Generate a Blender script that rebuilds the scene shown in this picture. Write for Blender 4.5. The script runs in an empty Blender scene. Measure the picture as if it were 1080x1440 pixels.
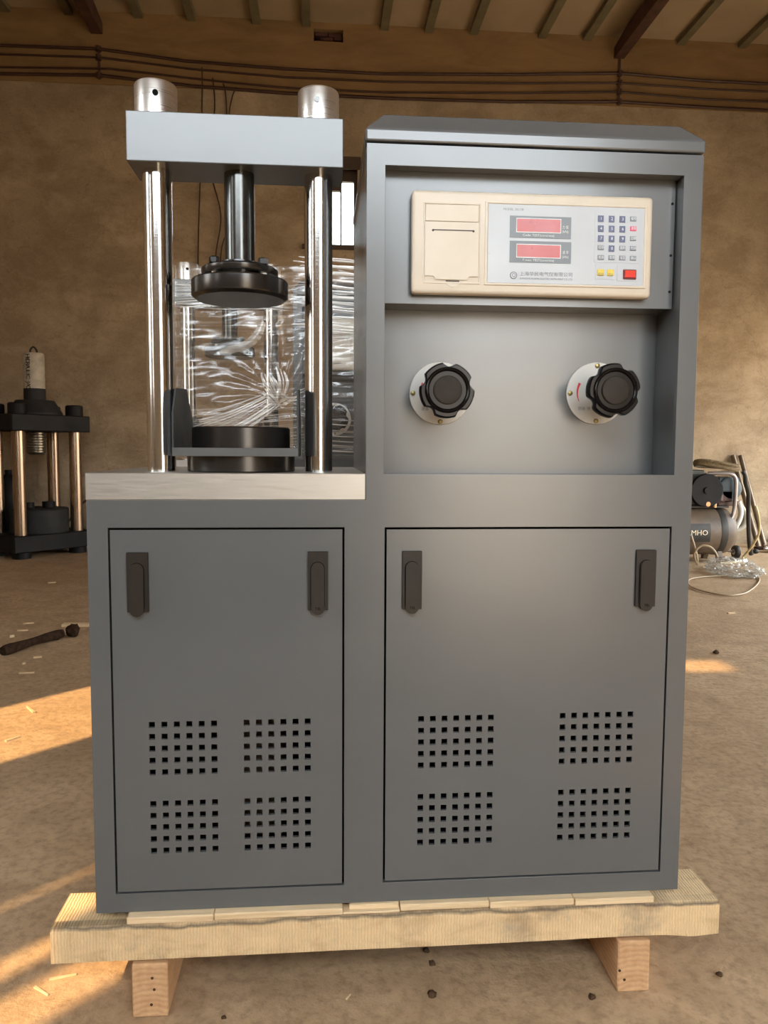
import bpy, bmesh, math, random
from mathutils import Vector, Matrix, noise as mnoise

random.seed(7)
scene = bpy.context.scene
COL = scene.collection
PI = math.pi

# ---------------------------------------------------------------- camera
cam_data = bpy.data.cameras.new('camera')
cam_data.sensor_fit = 'HORIZONTAL'
cam_data.sensor_width = 36.0
cam_data.lens = 36.0 * 1100.0 / 1080.0
cam_data.clip_start = 0.05
cam_data.clip_end = 400
cam = bpy.data.objects.new('camera', cam_data)
COL.objects.link(cam)
_r = Vector((0.99665, -0.08162, 0.00528)); _u = Vector((0.00115, 0.07859, 0.99691)); _f = Vector((0.08178, 0.99356, -0.07842))
cam.matrix_world = Matrix(((_r.x, _u.x, -_f.x, 0.3711), (_r.y, _u.y, -_f.y, -1.2778), (_r.z, _u.z, -_f.z, 0.9366), (0, 0, 0, 1)))
scene.camera = cam

# ---------------------------------------------------------------- world, sun, exposure
SKY_STRENGTH = 9.0
SUN_STRENGTH = 8.0
SUN_ELEV = 38.0
world = bpy.data.worlds.new('sky')
scene.world = world
world.use_nodes = True
wn = world.node_tree.nodes; wl = world.node_tree.links
bg = wn['Background']
_tc = wn.new('ShaderNodeTexCoord'); _sp = wn.new('ShaderNodeSeparateXYZ'); _rp = wn.new('ShaderNodeValToRGB')
wl.new(_tc.outputs['Generated'], _sp.inputs[0]); wl.new(_sp.outputs['Z'], _rp.inputs['Fac'])
_rp.color_ramp.elements[0].position = 0.02; _rp.color_ramp.elements[0].color = (0.72, 0.58, 0.43, 1)   # warm haze at the horizon
_rp.color_ramp.elements[1].position = 0.27; _rp.color_ramp.elements[1].color = (0.86, 0.94, 1.0, 1)
wl.new(_rp.outputs['Color'], bg.inputs['Color'])
bg.inputs['Strength'].default_value = SKY_STRENGTH

sun_data = bpy.data.lights.new('sun', 'SUN')
sun_data.energy = SUN_STRENGTH
sun_data.color = (1.0, 0.66, 0.32)
sun_data.angle = math.radians(0.55)
sun = bpy.data.objects.new('sun', sun_data)
COL.objects.link(sun)
_e = math.radians(SUN_ELEV)
_sd = Vector((-math.cos(_e) * math.sqrt(.5), -math.cos(_e) * math.sqrt(.5), math.sin(_e)))  # towards the sun
sun.rotation_euler = _sd.to_track_quat('Z', 'Y').to_euler()
sun.location = (-6, -6, 8)

scene.view_settings.view_transform = 'Standard'
scene.view_settings.look = 'None'
scene.view_settings.gamma = 1.0
scene.view_settings.use_curve_mapping = False
scene.view_settings.exposure = 0.28
scene.cycles.max_bounces = 10
scene.cycles.diffuse_bounces = 5
scene.cycles.glossy_bounces = 5
scene.cycles.transparent_max_bounces = 16
scene.cycles.sample_clamp_indirect = 6.0
scene.cycles.caustics_reflective = False
scene.cycles.caustics_refractive = False

# ---------------------------------------------------------------- material helpers
def new_mat(name):
    m = bpy.data.materials.new(name)
    m.use_nodes = True
    nt = m.node_tree
    return m, nt, nt.nodes['Principled BSDF']

def N(nt, t, **kw):
    n = nt.nodes.new(t)
    for k, v in kw.items():
        if k in n.inputs: n.inputs[k].default_value = v
        else: setattr(n, k, v)
    return n

def L(nt, a, b): nt.links.new(a, b)

def coords(nt, scale=(1, 1, 1), rot=(0, 0, 0)):
    tc = N(nt, 'ShaderNodeTexCoord'); mp = N(nt, 'ShaderNodeMapping')
    mp.inputs['Scale'].default_value = scale
    mp.inputs['Rotation'].default_value = rot
    L(nt, tc.outputs['Object'], mp.inputs['Vector'])
    return mp.outputs['Vector']

def noise(nt, vec, scale, detail=4, rough=.55, dist=0.0):
    n = N(nt, 'ShaderNodeTexNoise')
    n.inputs['Scale'].default_value = scale; n.inputs['Detail'].default_value = detail
    n.inputs['Roughness'].default_value = rough; n.inputs['Distortion'].default_value = dist
    L(nt, vec, n.inputs['Vector'])
    return n.outputs['Fac']

def ramp(nt, fac, stops):
    r = N(nt, 'ShaderNodeValToRGB')
    els = r.color_ramp.elements
    while len(els) < len(stops): els.new(.5)
    for e, (p, c) in zip(els, stops):
        e.position = p
        e.color = (c, c, c, 1) if not isinstance(c, tuple) else (*c, 1)
    L(nt, fac, r.inputs['Fac'])
    return r.outputs['Color']

def mix(nt, fac, a, b, mode='MIX'):
    m = N(nt, 'ShaderNodeMix', data_type='RGBA', blend_type=mode)
    for sock, v in ((m.inputs[0], fac), (m.inputs[6], a), (m.inputs[7], b)):
        if isinstance(v, (int, float)): sock.default_value = v
        elif isinstance(v, tuple): sock.default_value = (*v, 1)
        else: L(nt, v, sock)
    return m.outputs[2]

def bump(nt, bsdf, h, strength, dist=.01):
    b = N(nt, 'ShaderNodeBump')
    b.inputs['Strength'].default_value = strength; b.inputs['Distance'].default_value = dist
    L(nt, h, b.inputs['Height']); L(nt, b.outputs['Normal'], bsdf.inputs['Normal'])

def simple(name, col, rough=.5, metal=0.0, var=.12, scale=30, spec=.5, rvar=.08):
    """plain colour with a little procedural variation in tone and gloss"""
    m, nt, b = new_mat(name)
    v = coords(nt)
    f = noise(nt, v, scale)
    lo = tuple(max(0, c * (1 - var)) for c in col); hi = tuple(min(1, c * (1 + var)) for c in col)
    L(nt, ramp(nt, f, [(.3, lo), (.7, hi)]), b.inputs['Base Color'])
    L(nt, ramp(nt, noise(nt, v, scale * .4), [(.3, max(.02, rough - rvar)), (.7, min(1, rough + rvar))]), b.inputs['Roughness'])
    b.inputs['Metallic'].default_value = metal
    b.inputs['Specular IOR Level'].default_value = spec
    return m

M = {}
# grey satin enamel of the machines
def mat_paint():
    m, nt, b = new_mat('grey_enamel')
    v = coords(nt)
    L(nt, ramp(nt, noise(nt, v, 3), [(.3, (.096, .101, .104)), (.7, (.108, .113, .116))]), b.inputs['Base Color'])
    L(nt, ramp(nt, noise(nt, v, 6, 5), [(.2, .235), (.8, .275)]), b.inputs['Roughness'])
    b.inputs['Specular IOR Level'].default_value = .88
    bump(nt, b, noise(nt, v, 5, 2), .05, .02)
    return m
M['paint'] = mat_paint()
M['paint_dark'] = simple('dark_grey_enamel', (.05, .055, .06), .4)
def mat_steel(name, base, rough, sc, metal=1.0):
    m, nt, b = new_mat(name)
    v = coords(nt, sc)
    f = noise(nt, v, 60, 3)
    L(nt, ramp(nt, f, [(.3, tuple(c * .88 for c in base)), (.7, base)]), b.inputs['Base Color'])
    L(nt, ramp(nt, f, [(.3, rough * .75), (.7, rough * 1.25)]), b.inputs['Roughness'])
    b.inputs['Metallic'].default_value = metal
    return m
M['chrome'] = mat_steel('polished_column_steel', (.78, .775, .76), .13, (.2, .2, 12))
M['ground'] = mat_steel('ground_steel', (.55, .52, .47), .45, (.3, .3, 14))
M['cap'] = mat_steel('turned_steel', (.84, .80, .75), .34, (.2, .2, 14))
M['black_steel'] = simple('blackened_steel', (.014, .012, .011), .24, .0, .1, 8, .7, .03)
M['spindle'] = simple('dark_spindle_steel', (.10, .10, .095), .2, .9, .15, 40)
M['bolt'] = simple('bright_bolt', (.8, .78, .74), .25, 1.0)
M['black_plastic'] = simple('black_plastic', (.006, .005, .005), .20, 0, .1, 20, .22)
M['lock'] = simple('bronze_black_lock', (.026, .021, .017), .40, .0, .15, 40, .28)
M['cap_brown'] = simple('brown_black_cap', (.030, .023, .018), .5, 0, .15, 30, .16)
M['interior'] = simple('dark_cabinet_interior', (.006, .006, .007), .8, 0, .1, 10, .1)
M['cream'] = simple('cream_plastic', (.64, .57, .465), .42, 0, .03, 20)
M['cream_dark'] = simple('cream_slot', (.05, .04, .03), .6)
M['face'] = simple('pale_blue_faceplate', (.47, .50, .53), .35, 0, .03, 15)
M['key_field'] = simple('keypad_field', (.48, .51, .545), .4, 0, .03, 15)
M['disp_grey'] = simple('display_surround', (.19, .215, .24), .4, 0, .05, 20)
M['red_win'] = simple('red_display_window', (.48, .085, .085), .3, 0, .06, 25)
M['red_switch'] = simple('red_rocker', (.75, .05, .03), .3, 0, .06, 25)
M['dark_red'] = simple('switch_frame', (.12, .01, .01), .4)
M['navy'] = simple('navy_key', (.11, .13, .23), .45, 0, .1, 40)
M['slate'] = simple('slate_key', (.20, .23, .27), .45, 0, .1, 40)
M['pinkred'] = simple('pink_red_key', (.70, .10, .18), .45)
M['yellow'] = simple('yellow_button', (.72, .55, .06), .45)
M['ink'] = simple('grey_ink', (.16, .17, .18), .6)
M['white_ink'] = simple('white_ink', (.75, .77, .78), .6)
M['red_ink'] = simple('red_ink', (.6, .04, .05), .6)
M['dial'] = simple('white_dial', (.60, .58, .53), .4, 0, .04, 15)
M['brass'] = simple('brass_screw', (.35, .28, .12), .4, 1.0)
M['dark'] = simple('dark_void', (.004, .004, .004), .8, 0, .1, 30, .08)
M['tank_brown'] = simple('tan_oil_tank', (.12, .075, .04), .7)

def mat_wood(name, base, dark, axis_scale, saw=True):
    m, nt, b = new_mat(name)
    v = coords(nt, axis_scale)
    f = noise(nt, v, 14, 6, .6, .6)
    c = ramp(nt, f, [(.25, dark), (.5, base), (.8, tuple(min(1, k * 1.18) for k in base))])
    if saw:
        w = N(nt, 'ShaderNodeTexWave', wave_type='BANDS', bands_direction='X')
        w.inputs['Scale'].default_value = 62; w.inputs['Distortion'].default_value = 3.2
        w.inputs['Detail'].default_value = 3; w.inputs['Detail Scale'].default_value = 1.5
        L(nt, coords(nt), w.inputs['Vector'])
        c = mix(nt, ramp(nt, w.outputs['Fac'], [(.0, .30), (.35, .0)]), c, tuple(k * .45 for k in base))
        st = noise(nt, coords(nt, (1, 1, 1)), 9, 5, .65)
        c = mix(nt, ramp(nt, st, [(.54, .0), (.72, .6)]), c, (.17, .16, .14))
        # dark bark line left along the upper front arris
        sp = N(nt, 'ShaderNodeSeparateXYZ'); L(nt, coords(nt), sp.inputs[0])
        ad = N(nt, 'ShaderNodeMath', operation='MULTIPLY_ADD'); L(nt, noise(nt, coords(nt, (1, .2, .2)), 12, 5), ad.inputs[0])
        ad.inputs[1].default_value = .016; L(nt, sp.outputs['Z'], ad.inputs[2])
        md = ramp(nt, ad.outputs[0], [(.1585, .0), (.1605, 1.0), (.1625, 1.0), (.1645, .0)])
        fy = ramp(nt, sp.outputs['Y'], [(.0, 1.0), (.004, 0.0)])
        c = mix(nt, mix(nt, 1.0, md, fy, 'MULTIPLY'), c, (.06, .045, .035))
        bump(nt, b, w.outputs['Fac'], .35, .004)
    else:
        bump(nt, b, f, .25, .004)
    L(nt, c, b.inputs['Base Color'])
    b.inputs['Roughness'].default_value = .75
    return m
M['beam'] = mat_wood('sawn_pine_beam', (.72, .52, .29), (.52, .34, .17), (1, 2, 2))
M['shim'] = mat_wood('fresh_pine_strip', (.74, .56, .34), (.56, .38, .20), (.5, 8, 8), False)
def mat_endgrain():
    m, nt, b = new_mat('pine_sleeper')
    tc = N(nt, 'ShaderNodeTexCoord')
    mp = N(nt, 'ShaderNodeMapping')
    mp.inputs['Location'].default_value = (-.03, 0, .045)
    L(nt, tc.outputs['Object'], mp.inputs['Vector'])
    w = N(nt, 'ShaderNodeTexWave', wave_type='RINGS', rings_direction='Y')
    w.inputs['Scale'].default_value = 34; w.inputs['Distortion'].default_value = 2.5
    w.inputs['Detail'].default_value = 2; w.inputs['Detail Scale'].default_value = 2
    L(nt, mp.outputs['Vector'], w.inputs['Vector'])
    f = noise(nt, coords(nt, (3, 1, 3)), 20, 4)
    c = mix(nt, .62, ramp(nt, w.outputs['Fac'], [(.1, (.40, .23, .12)), (.7, (.56, .35, .19))]), ramp(nt, f, [(.3, (.50, .27, .12)), (.7, (.68, .42, .22))]))
    L(nt, c, b.inputs['Base Color']); b.inputs['Roughness'].default_value = .75
    bump(nt, b, w.outputs['Fac'], .15, .003)
    return m
M['sleeper'] = mat_endgrain()

def mat_wall():
    m, nt, b = new_mat('brown_plaster')
    v = coords(nt)
    big = noise(nt, v, .9, 9, .68, .3)
    mid = noise(nt, coords(nt, (.8, 1, 1.25)), 2.6, 10, .70, .3)
    blot = noise(nt, coords(nt, (1, 1, 1), (.3, .2, .5)), 9, 6, .7)
    fine = noise(nt, v, 55, 4, .65)
    c = ramp(nt, big, [(.28, (.26, .20, .135)), (.5, (.40, .315, .215)), (.72, (.54, .43, .305))])
    c = mix(nt, ramp(nt, mid, [(.40, .62), (.58, .0)]), c, (.215, .155, .098))
    c = mix(nt, ramp(nt, blot, [(.55, .0), (.75, .40)]), c, (.42, .33, .22))
    c = mix(nt, ramp(nt, noise(nt, v, 16, 8, .8), [(.58, .0), (.70, .7)]), c, (.17, .12, .075))
    c = mix(nt, ramp(nt, fine, [(.3, .30), (.6, 0.0)]), c, (.20, .14, .085))
    # hairline cracks
    vo = N(nt, 'ShaderNodeTexVoronoi', feature='DISTANCE_TO_EDGE'); vo.inputs['Scale'].default_value = .9
    dn = N(nt, 'ShaderNodeTexNoise'); dn.inputs['Scale'].default_value = 2.2; dn.inputs['Detail'].default_value = 6
    L(nt, v, dn.inputs['Vector'])
    add = N(nt, 'ShaderNodeMix', data_type='RGBA', blend_type='ADD'); add.inputs[0].default_value = .8
    L(nt, v, add.inputs[6]); L(nt, dn.outputs['Color'], add.inputs[7]); L(nt, add.outputs[2], vo.inputs['Vector'])
    c = mix(nt, ramp(nt, vo.outputs['Distance'], [(.0, .22), (.010, .0)]), c, (.18, .12, .07))
    L(nt, c, b.inputs['Base Color']); b.inputs['Roughness'].default_value = .95
    b.inputs['Specular IOR Level'].default_value = .15
    bump(nt, b, mid, .5, .03)
    return m
M['wall'] = mat_wall()
def mat_band():
    m, nt, b = new_mat('ring_beam_plaster')
    v = coords(nt)
    mid = noise(nt, coords(nt, (.5, 1, 2)), 3, 7, .65, .5)
    c = ramp(nt, mid, [(.3, (.19, .115, .052)), (.7, (.29, .18, .085))])
    c = mix(nt, ramp(nt, noise(nt, v, 6, 6, .75), [(.68, .0), (.76, .7)]), c, (.10, .06, .03))
    L(nt, c, b.inputs['Base Color']); b.inputs['Roughness'].default_value = .93
    b.inputs['Specular IOR Level'].default_value = .2
    bump(nt, b, mid, .3, .02)
    return m
M['band'] = mat_band()
def mat_floor():
    m, nt, b = new_mat('dusty_earth_floor')
    v = coords(nt)
    big = noise(nt, v, .9, 5, .6, .5)
    mid = noise(nt, coords(nt, (1, 1, 1), (0, 0, .5)), 6, 7, .68, .5)
    fine = noise(nt, v, 45, 5, .65)
    c = ramp(nt, big, [(.3, (.42, .285, .165)), (.7, (.56, .40, .245))])
    c = mix(nt, ramp(nt, mid, [(.34, .55), (.56, .0)]), c, (.29, .19, .105))
    c = mix(nt, ramp(nt, fine, [(.34, .60), (.54, 0.0)]), c, (.24, .16, .09))
    L(nt, c, b.inputs['Base Color']); b.inputs['Roughness'].default_value = .9
    b.inputs['Specular IOR Level'].default_value = .2
    h = mix(nt, .35, mid, fine)
    bump(nt, b, h, .45, .02)
    return m
M['floor'] = mat_floor()
M['outside'] = simple('dry_ground_outside', (.46, .37, .27), .9, 0, .15, 1.5, .2)
M['roof'] = simple('cream_roof_sheet', (.34, .25, .15), .7, 0, .12, 2)
M['purlin'] = simple('grey_brown_rib', (.14, .115, .06), .7, 0, .2, 6)
M['rust'] = simple('rusty_angle_iron', (.075, .032, .018), .7, .2, .3, 10)
M['wire'] = simple('old_cable', (.05, .02, .012), .6, 0, .2, 20)
M['brick'] = simple('old_brick', (.10, .045, .04), .9, 0, .3, 30, .2)
M['win_frame'] = simple('dark_brown_window_frame', (.045, .025, .014), .6, 0, .2, 15)
M['rig_black'] = simple('black_rig_paint', (.008, .008, .009), .55, 0, .2, 12, .2)
M['rig_grey'] = simple('charcoal_rig_casting', (.024, .025, .026), .6, 0, .2, 10, .2)
M['rod'] = mat_steel('oily_rod_steel', (.40, .30, .22), .30, (2, 2, .05))
M['dirty_white'] = simple('dirty_white_cylinder', (.44, .40, .33), .5, .0, .25, 14)
M['ribbed'] = simple('ribbed_dark_steel', (.16, .14, .11), .35, .8, .2, 20)
M['tank'] = simple('dusty_tank_paint', (.115, .082, .056), .5, 0, .45, 5)
M['tank_dark'] = simple('black_tank_label', (.03, .028, .025), .5, 0, .2, 10)
M['cream_letter'] = simple('cream_letter', (.80, .72, .55), .5)
M['green_head'] = simple('dark_green_grey_pump', (.045, .05, .042), .5, 0, .25, 12)
M['blue_motor'] = simple('dusty_blue_motor', (.065, .09, .105), .5, 0, .2, 10)
M['pipe_grey'] = simple('grey_air_pipe', (.30, .27, .26), .35, .5, .15, 12)
M['copper'] = simple('copper_fitting', (.45, .24, .13), .35, .8, .15, 20)
M['maroon'] = simple('maroon_motor_base', (.06, .025, .02), .5, 0, .2, 20)
M['coil'] = simple('brown_rope_coil', (.14, .10, .05), .85, 0, .4, 60)
M['hose_yellow'] = simple('yellowed_clear_hose', (.55, .46, .25), .4, 0, .1, 20)
M['hose_pale'] = simple('pale_plastic_hose', (.36, .27, .165), .4, 0, .1, 20)
M['hose_grey'] = simple('grey_hose', (.36, .34, .28), .45, 0, .1, 20)
M['hose_black'] = simple('black_hose', (.02, .018, .015), .5)
M['pipe_rust'] = simple('brownish_steel_tube', (.19, .14, .095), .35, .7, .25, 14)
M['log'] = simple('dark_bark', (.030, .017, .010), .9, 0, .5, 50, .1)
M['chip'] = simple('pale_wood_chip', (.66, .50, .30), .8, 0, .15, 40)
M['clod'] = simple('dark_clod', (.07, .04, .022), .95, 0, .4, 60, .1)
M['silver'] = simple('crumpled_silver', (.7, .68, .62), .3, .9, .2, 20)

def mat_film(name, base_fac, streak_fac, white):
    """thin clear film: see-through, with glossy and milky streaks where it is pulled into pleats"""
    m, nt, b = new_mat(name)
    nt.nodes.remove(b)
    out = nt.nodes['Material Output']
    tr = N(nt, 'ShaderNodeBsdfTransparent'); tr.inputs['Color'].default_value = (.97, .97, .96, 1)
    gl = N(nt, 'ShaderNodeBsdfGlossy'); gl.inputs['Roughness'].default_value = .22
    df = N(nt, 'ShaderNodeBsdfDiffuse'); df.inputs['Color'].default_value = (.95, .92, .85, 1)
    ms2 = N(nt, 'ShaderNodeMixShader'); ms2.inputs[0].default_value = white
    L(nt, gl.outputs[0], ms2.inputs[1]); L(nt, df.outputs[0], ms2.inputs[2])
    ms = N(nt, 'ShaderNodeMixShader')
    s1 = noise(nt, coords(nt, (1.0, 1.0, 30), (0, .10, 0)), 4, 5, .6, .5)
    L(nt, ramp(nt, s1, [(.44, base_fac), (.68, streak_fac)]), ms.inputs[0])
    L(nt, tr.outputs[0], ms.inputs[1]); L(nt, ms2.outputs[0], ms.inputs[2])
    L(nt, ms.outputs[0], out.inputs['Surface'])
    return m
M['film'] = mat_film('stretch_film', .07, .34, .45)
M['film_fold'] = mat_film('stretch_film_folds', .50, .95, .70)
M['bag'] = mat_film('clear_plastic_bag', .22, .75, .45)
def mat_pane():
    m, nt, b = new_mat('window_glass')
    nt.nodes.remove(b)
    out = nt.nodes['Material Output']
    tr = N(nt, 'ShaderNodeBsdfTransparent'); tr.inputs['Color'].default_value = (.93, .99, 1, 1)
    gl = N(nt, 'ShaderNodeBsdfGlossy'); gl.inputs['Roughness'].default_value = .05
    fr = N(nt, 'ShaderNodeFresnel'); fr.inputs['IOR'].default_value = 1.45
    ms = N(nt, 'ShaderNodeMixShader')
    L(nt, fr.outputs[0], ms.inputs[0]); L(nt, tr.outputs[0], ms.inputs[1]); L(nt, gl.outputs[0], ms.inputs[2])
    L(nt, ms.outputs[0], out.inputs['Surface'])
    return m
M['pane'] = mat_pane()

# ---------------------------------------------------------------- object helpers
def tag(o, label=None, cat=None, group=None, kind=None):
    if label: o['label'] = label
    if cat: o['category'] = cat
    if group: o['group'] = group
    if kind: o['kind'] = kind
    return o

def thing(name, loc, label, cat, group=None, rz=0):
    o = bpy.data.objects.new(name, None)
    o.empty_display_size = .05
    o.location = loc; o.rotation_euler = (0, 0, rz)
    COL.objects.link(o)
    return tag(o, label, cat, group)

def obj(name, bm, mat, parent=None, loc=None, bevel=0, smooth=None, kind=None, segs=1):
    if bevel:
        bmesh.ops.remove_doubles(bm, verts=bm.verts, dist=1e-6)
        ed = [e for e in bm.edges if len(e.link_faces) == 2 and e.calc_face_angle(0) > .6]
        bmesh.ops.bevel(bm, geom=ed, offset=bevel, segments=segs, profile=.5, affect='EDGES', clamp_overlap=True)
    me = bpy.data.meshes.new(name)
    bmesh.ops.recalc_face_normals(bm, faces=bm.faces)
    bm.to_mesh(me); bm.free()
    if smooth is not None:
        me.polygons.foreach_set('use_smooth', [True] * len(me.polygons))
        me.set_sharp_from_angle(angle=math.radians(smooth))
    me.materials.append(M[mat] if isinstance(mat, str) else mat)
    o = bpy.data.objects.new(name, me)
    COL.objects.link(o)
    if parent: o.parent = parent
    if loc: o.location = loc
    if kind: o['kind'] = kind
    return o

def BM(): return bmesh.new()

def box(bm, x0, x1, y0, y1, z0, z1):
    vs = [bm.verts.new((x, y, z)) for x in (x0, x1) for y in (y0, y1) for z in (z0, z1)]
    for f in ((0, 1, 3, 2), (4, 6, 7, 5), (0, 4, 5, 1), (2, 3, 7, 6), (0, 2, 6, 4), (1, 5, 7, 3)):
        bm.faces.new([vs[i] for i in f])
    return bm

def bx(*a): return box(BM(), *a)

def prism(bm, poly, axis, d0, d1):
    """poly: 2-D outline; axis: the extruded axis"""
    def P(a, b, d): return {'x': (d, a, b), 'y': (a, d, b), 'z': (a, b, d)}[axis]
    lo = [bm.verts.new(P(a, b, d0)) for a, b in poly]; hi = [bm.verts.new(P(a, b, d1)) for a, b in poly]
    n = len(poly)
    bm.faces.new(lo); bm.faces.new(hi[::-1])
    for i in range(n): bm.faces.new((lo[i], lo[(i + 1) % n], hi[(i + 1) % n], hi[i]))
    return bm

def grid_plate(bm, us, ws, solid, d0, d1):
    """plate in the XZ plane from cells; solid(i, j) says whether the cell is filled: one connected sheet with real openings"""
    nu, nw = len(us), len(ws)
    vf, vb = {}, {}
    def V(d, y, i, j):
        if (i, j) not in d: d[(i, j)] = bm.verts.new((us[i], y, ws[j]))
        return d[(i, j)]
    S = {(i, j) for i in range(nu - 1) for j in range(nw - 1) if solid(i, j)}
    for i, j in S:
        bm.faces.new((V(vf, d0, i, j), V(vf, d0, i + 1, j), V(vf, d0, i + 1, j + 1), V(vf, d0, i, j + 1)))
        bm.faces.new((V(vb, d1, i, j), V(vb, d1, i, j + 1), V(vb, d1, i + 1, j + 1), V(vb, d1, i + 1, j)))
        for di, dj, a, b in ((-1, 0, (i, j), (i, j + 1)), (1, 0, (i + 1, j + 1), (i + 1, j)), (0, -1, (i + 1, j), (i, j)), (0, 1, (i, j + 1), (i + 1, j + 1))):
            if (i + di, j + dj) not in S:
                bm.faces.new((V(vf, d0, *a), V(vf, d0, *b), V(vb, d1, *b), V(vb, d1, *a)))
    return bm

def lathe(bm, prof, c, axis='z', seg=48, wob=None):
    """prof: list of (radius, height); c: centre; closed at both ends"""
    rings = []
    for r, h in prof:
        ring = []
        for k in range(seg):
            a = 2 * PI * k / seg
            rr = r * (wob(a) if wob else 1)
            p, q = rr * math.cos(a), rr * math.sin(a)
            v = {'z': (c[0] + p, c[1] + q, c[2] + h), 'y': (c[0] + p, c[1] + h, c[2] + q), 'x': (c[0] + h, c[1] + p, c[2] + q)}[axis]
            ring.append(bm.verts.new(v))
        rings.append(ring)
    for a, b in zip(rings, rings[1:]):
        for k in range(seg): bm.faces.new((a[k], a[(k + 1) % seg], b[(k + 1) % seg], b[k]))
    bm.faces.new(rings[0]); bm.faces.new(rings[-1][::-1])
    return bm

def cyl(bm, c, r, h, axis='z', seg=40, ch=0.0):
    if ch: return lathe(bm, [(r - ch, 0), (r, ch), (r, h - ch), (r - ch, h)], c, axis, seg)
    return lathe(bm, [(r, 0), (r, h)], c, axis, seg)

def smooth_path(pts, n=6):
    pts = [Vector(p) for p in pts]
    out = []
    for i in range(len(pts) - 1):
        p0 = pts[max(0, i - 1)]; p1 = pts[i]; p2 = pts[i + 1]; p3 = pts[min(len(pts) - 1, i + 2)]
        for k in range(n):
            t = k / n
            out.append(.5 * ((2 * p1) + (p2 - p0) * t + (2 * p0 - 5 * p1 + 4 * p2 - p3) * t * t + (3 * p1 - p0 - 3 * p2 + p3) * t ** 3))
    out.append(pts[-1])
    return out

def tube(bm, pts, r, seg=8):
    pts = [Vector(p) for p in pts]
    up = Vector((0, 0, 1)); prev = None; rings = []
    for i, p in enumerate(pts):
        t = (pts[min(i + 1, len(pts) - 1)] - pts[max(i - 1, 0)]).normalized()
        if prev is None:
            a = t.cross(up)
            if a.length < .05: a = t.cross(Vector((0, 1, 0)))
        else: a = prev - t * prev.dot(t)
        a.normalize(); prev = a; b = t.cross(a)
        rr = r(i / (len(pts) - 1)) if callable(r) else r
        rings.append([bm.verts.new(p + a * rr * math.cos(2 * PI * k / seg) + b * rr * math.sin(2 * PI * k / seg)) for k in range(seg)])
    for a, b in zip(rings, rings[1:]):
        for k in range(seg): bm.faces.new((a[k], a[(k + 1) % seg], b[(k + 1) % seg], b[k]))
    bm.faces.new(rings[0][::-1]); bm.faces.new(rings[-1])
    return bm

def lettering(body, x, z, y, size, mat, parent, align='CENTER', name='lettering', fit=None, rot=None):
    """flat print standing on a face that looks towards -y"""
    cu = bpy.data.curves.new('type', 'FONT')
    cu.body = body; cu.size = size; cu.align_x = align; cu.align_y = 'CENTER'; cu.resolution_u = 2
    t = bpy.data.objects.new('type', cu)
    COL.objects.link(t)
    dg = bpy.context.evaluated_depsgraph_get(); dg.update()
    me = bpy.data.meshes.new_from_object(t.evaluated_get(dg))
    COL.objects.unlink(t); bpy.data.objects.remove(t); bpy.data.curves.remove(cu)
    if fit and len(me.vertices):
        xs = [v.co.x for v in me.vertices]; w = max(xs) - min(xs)
        s = fit / w if w > 0 else 1
        for v in me.vertices: v.co.x *= s
    me.name = name
    me.materials.clear(); me.materials.append(M[mat])
    o = bpy.data.objects.new(name, me)
    COL.objects.link(o)
    o.location = (x, y, z); o.rotation_euler = rot or (PI / 2, 0, 0)
    if parent: o.parent = parent
    return o

def children(o): return [c for c in bpy.data.objects if c.parent == o]

def copy_tree(o, parent=None):
    c = o.copy(); COL.objects.link(c)
    if parent: c.parent = parent
    for ch in children(o): copy_tree(ch, c)
    return c

def struct(name, bm, mat, parent=None, **kw):
    o = obj(name, bm, mat, parent, **kw)
    if not parent: o['kind'] = 'structure'
    return o

# ================================================================ THE SETTING
Z0 = .167                      # top of the packing the machine stands on
YB = 6.40                      # back wall
XL, XR, YF, ZR = -2.75, 5.9, -3.1, 4.92

struct('floor', bx(-3.6, 6.1, -3.4, 6.9, -.3, 0), 'floor')
struct('ground', bx(-60, 60, -90, -3.4, -.35, -.05), 'outside')
struct('yard', bx(6.1, 60, -3.4, 60, -.35, -.05), 'outside')

# back wall with a real window opening
WX0, WX1, WZ0, WZ1 = .225, .735, 2.88, 3.70
bm = BM()
us = [-3.6, WX0, WX1, 6.1]; ws = [0, WZ0, WZ1, 4.28]
grid_plate(bm, us, ws, lambda i, j: not (i == 1 and j == 1), YB, YB + .34)
wall_back = struct('wall_back', bm, 'wall')
# ring beam above the plaster, a shallow step proud
bm = BM()
VX0, VX1, VZ0, VZ1 = .32, .595, 4.75, 4.862
grid_plate(bm, [-3.6, VX0, VX1, 6.1], [4.28, VZ0, VZ1, ZR + .02], lambda i, j: not (i == 1 and j == 1), YB - .012, YB + .34)
band = struct('trim_1', bm, 'band')
struct('trim_2', bx(VX0 - .01, VX1 + .01, YB + .16, YB + .20, VZ0 - .01, VZ1 + .01), 'dark')
for r in range(3):
    for k in range(2):
        x0 = VX0 + .01 + k * .13 + (.05 if r == 1 else 0)
        w = .12 if not (r == 1 and k == 1) else .075
        obj('brick', bx(x0, x0 + w, YB + .04 + .012 * ((r + k) % 2), YB + .158, VZ0 + .004 + r * .036, VZ0 + .034 + r * .036), 'brick', band, bevel=.003)

# side walls, front wall, roof
def wall_x(x0, x1, ys, zs, solid):
    bm = BM()
    grid_plate(bm, ys, zs, solid, x0, x1)
    bmesh.ops.transform(bm, matrix=Matrix(((0, 1, 0, 0), (1, 0, 0, 0), (0, 0, 1, 0), (0, 0, 0, 1))), verts=bm.verts)
    return bm
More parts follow.
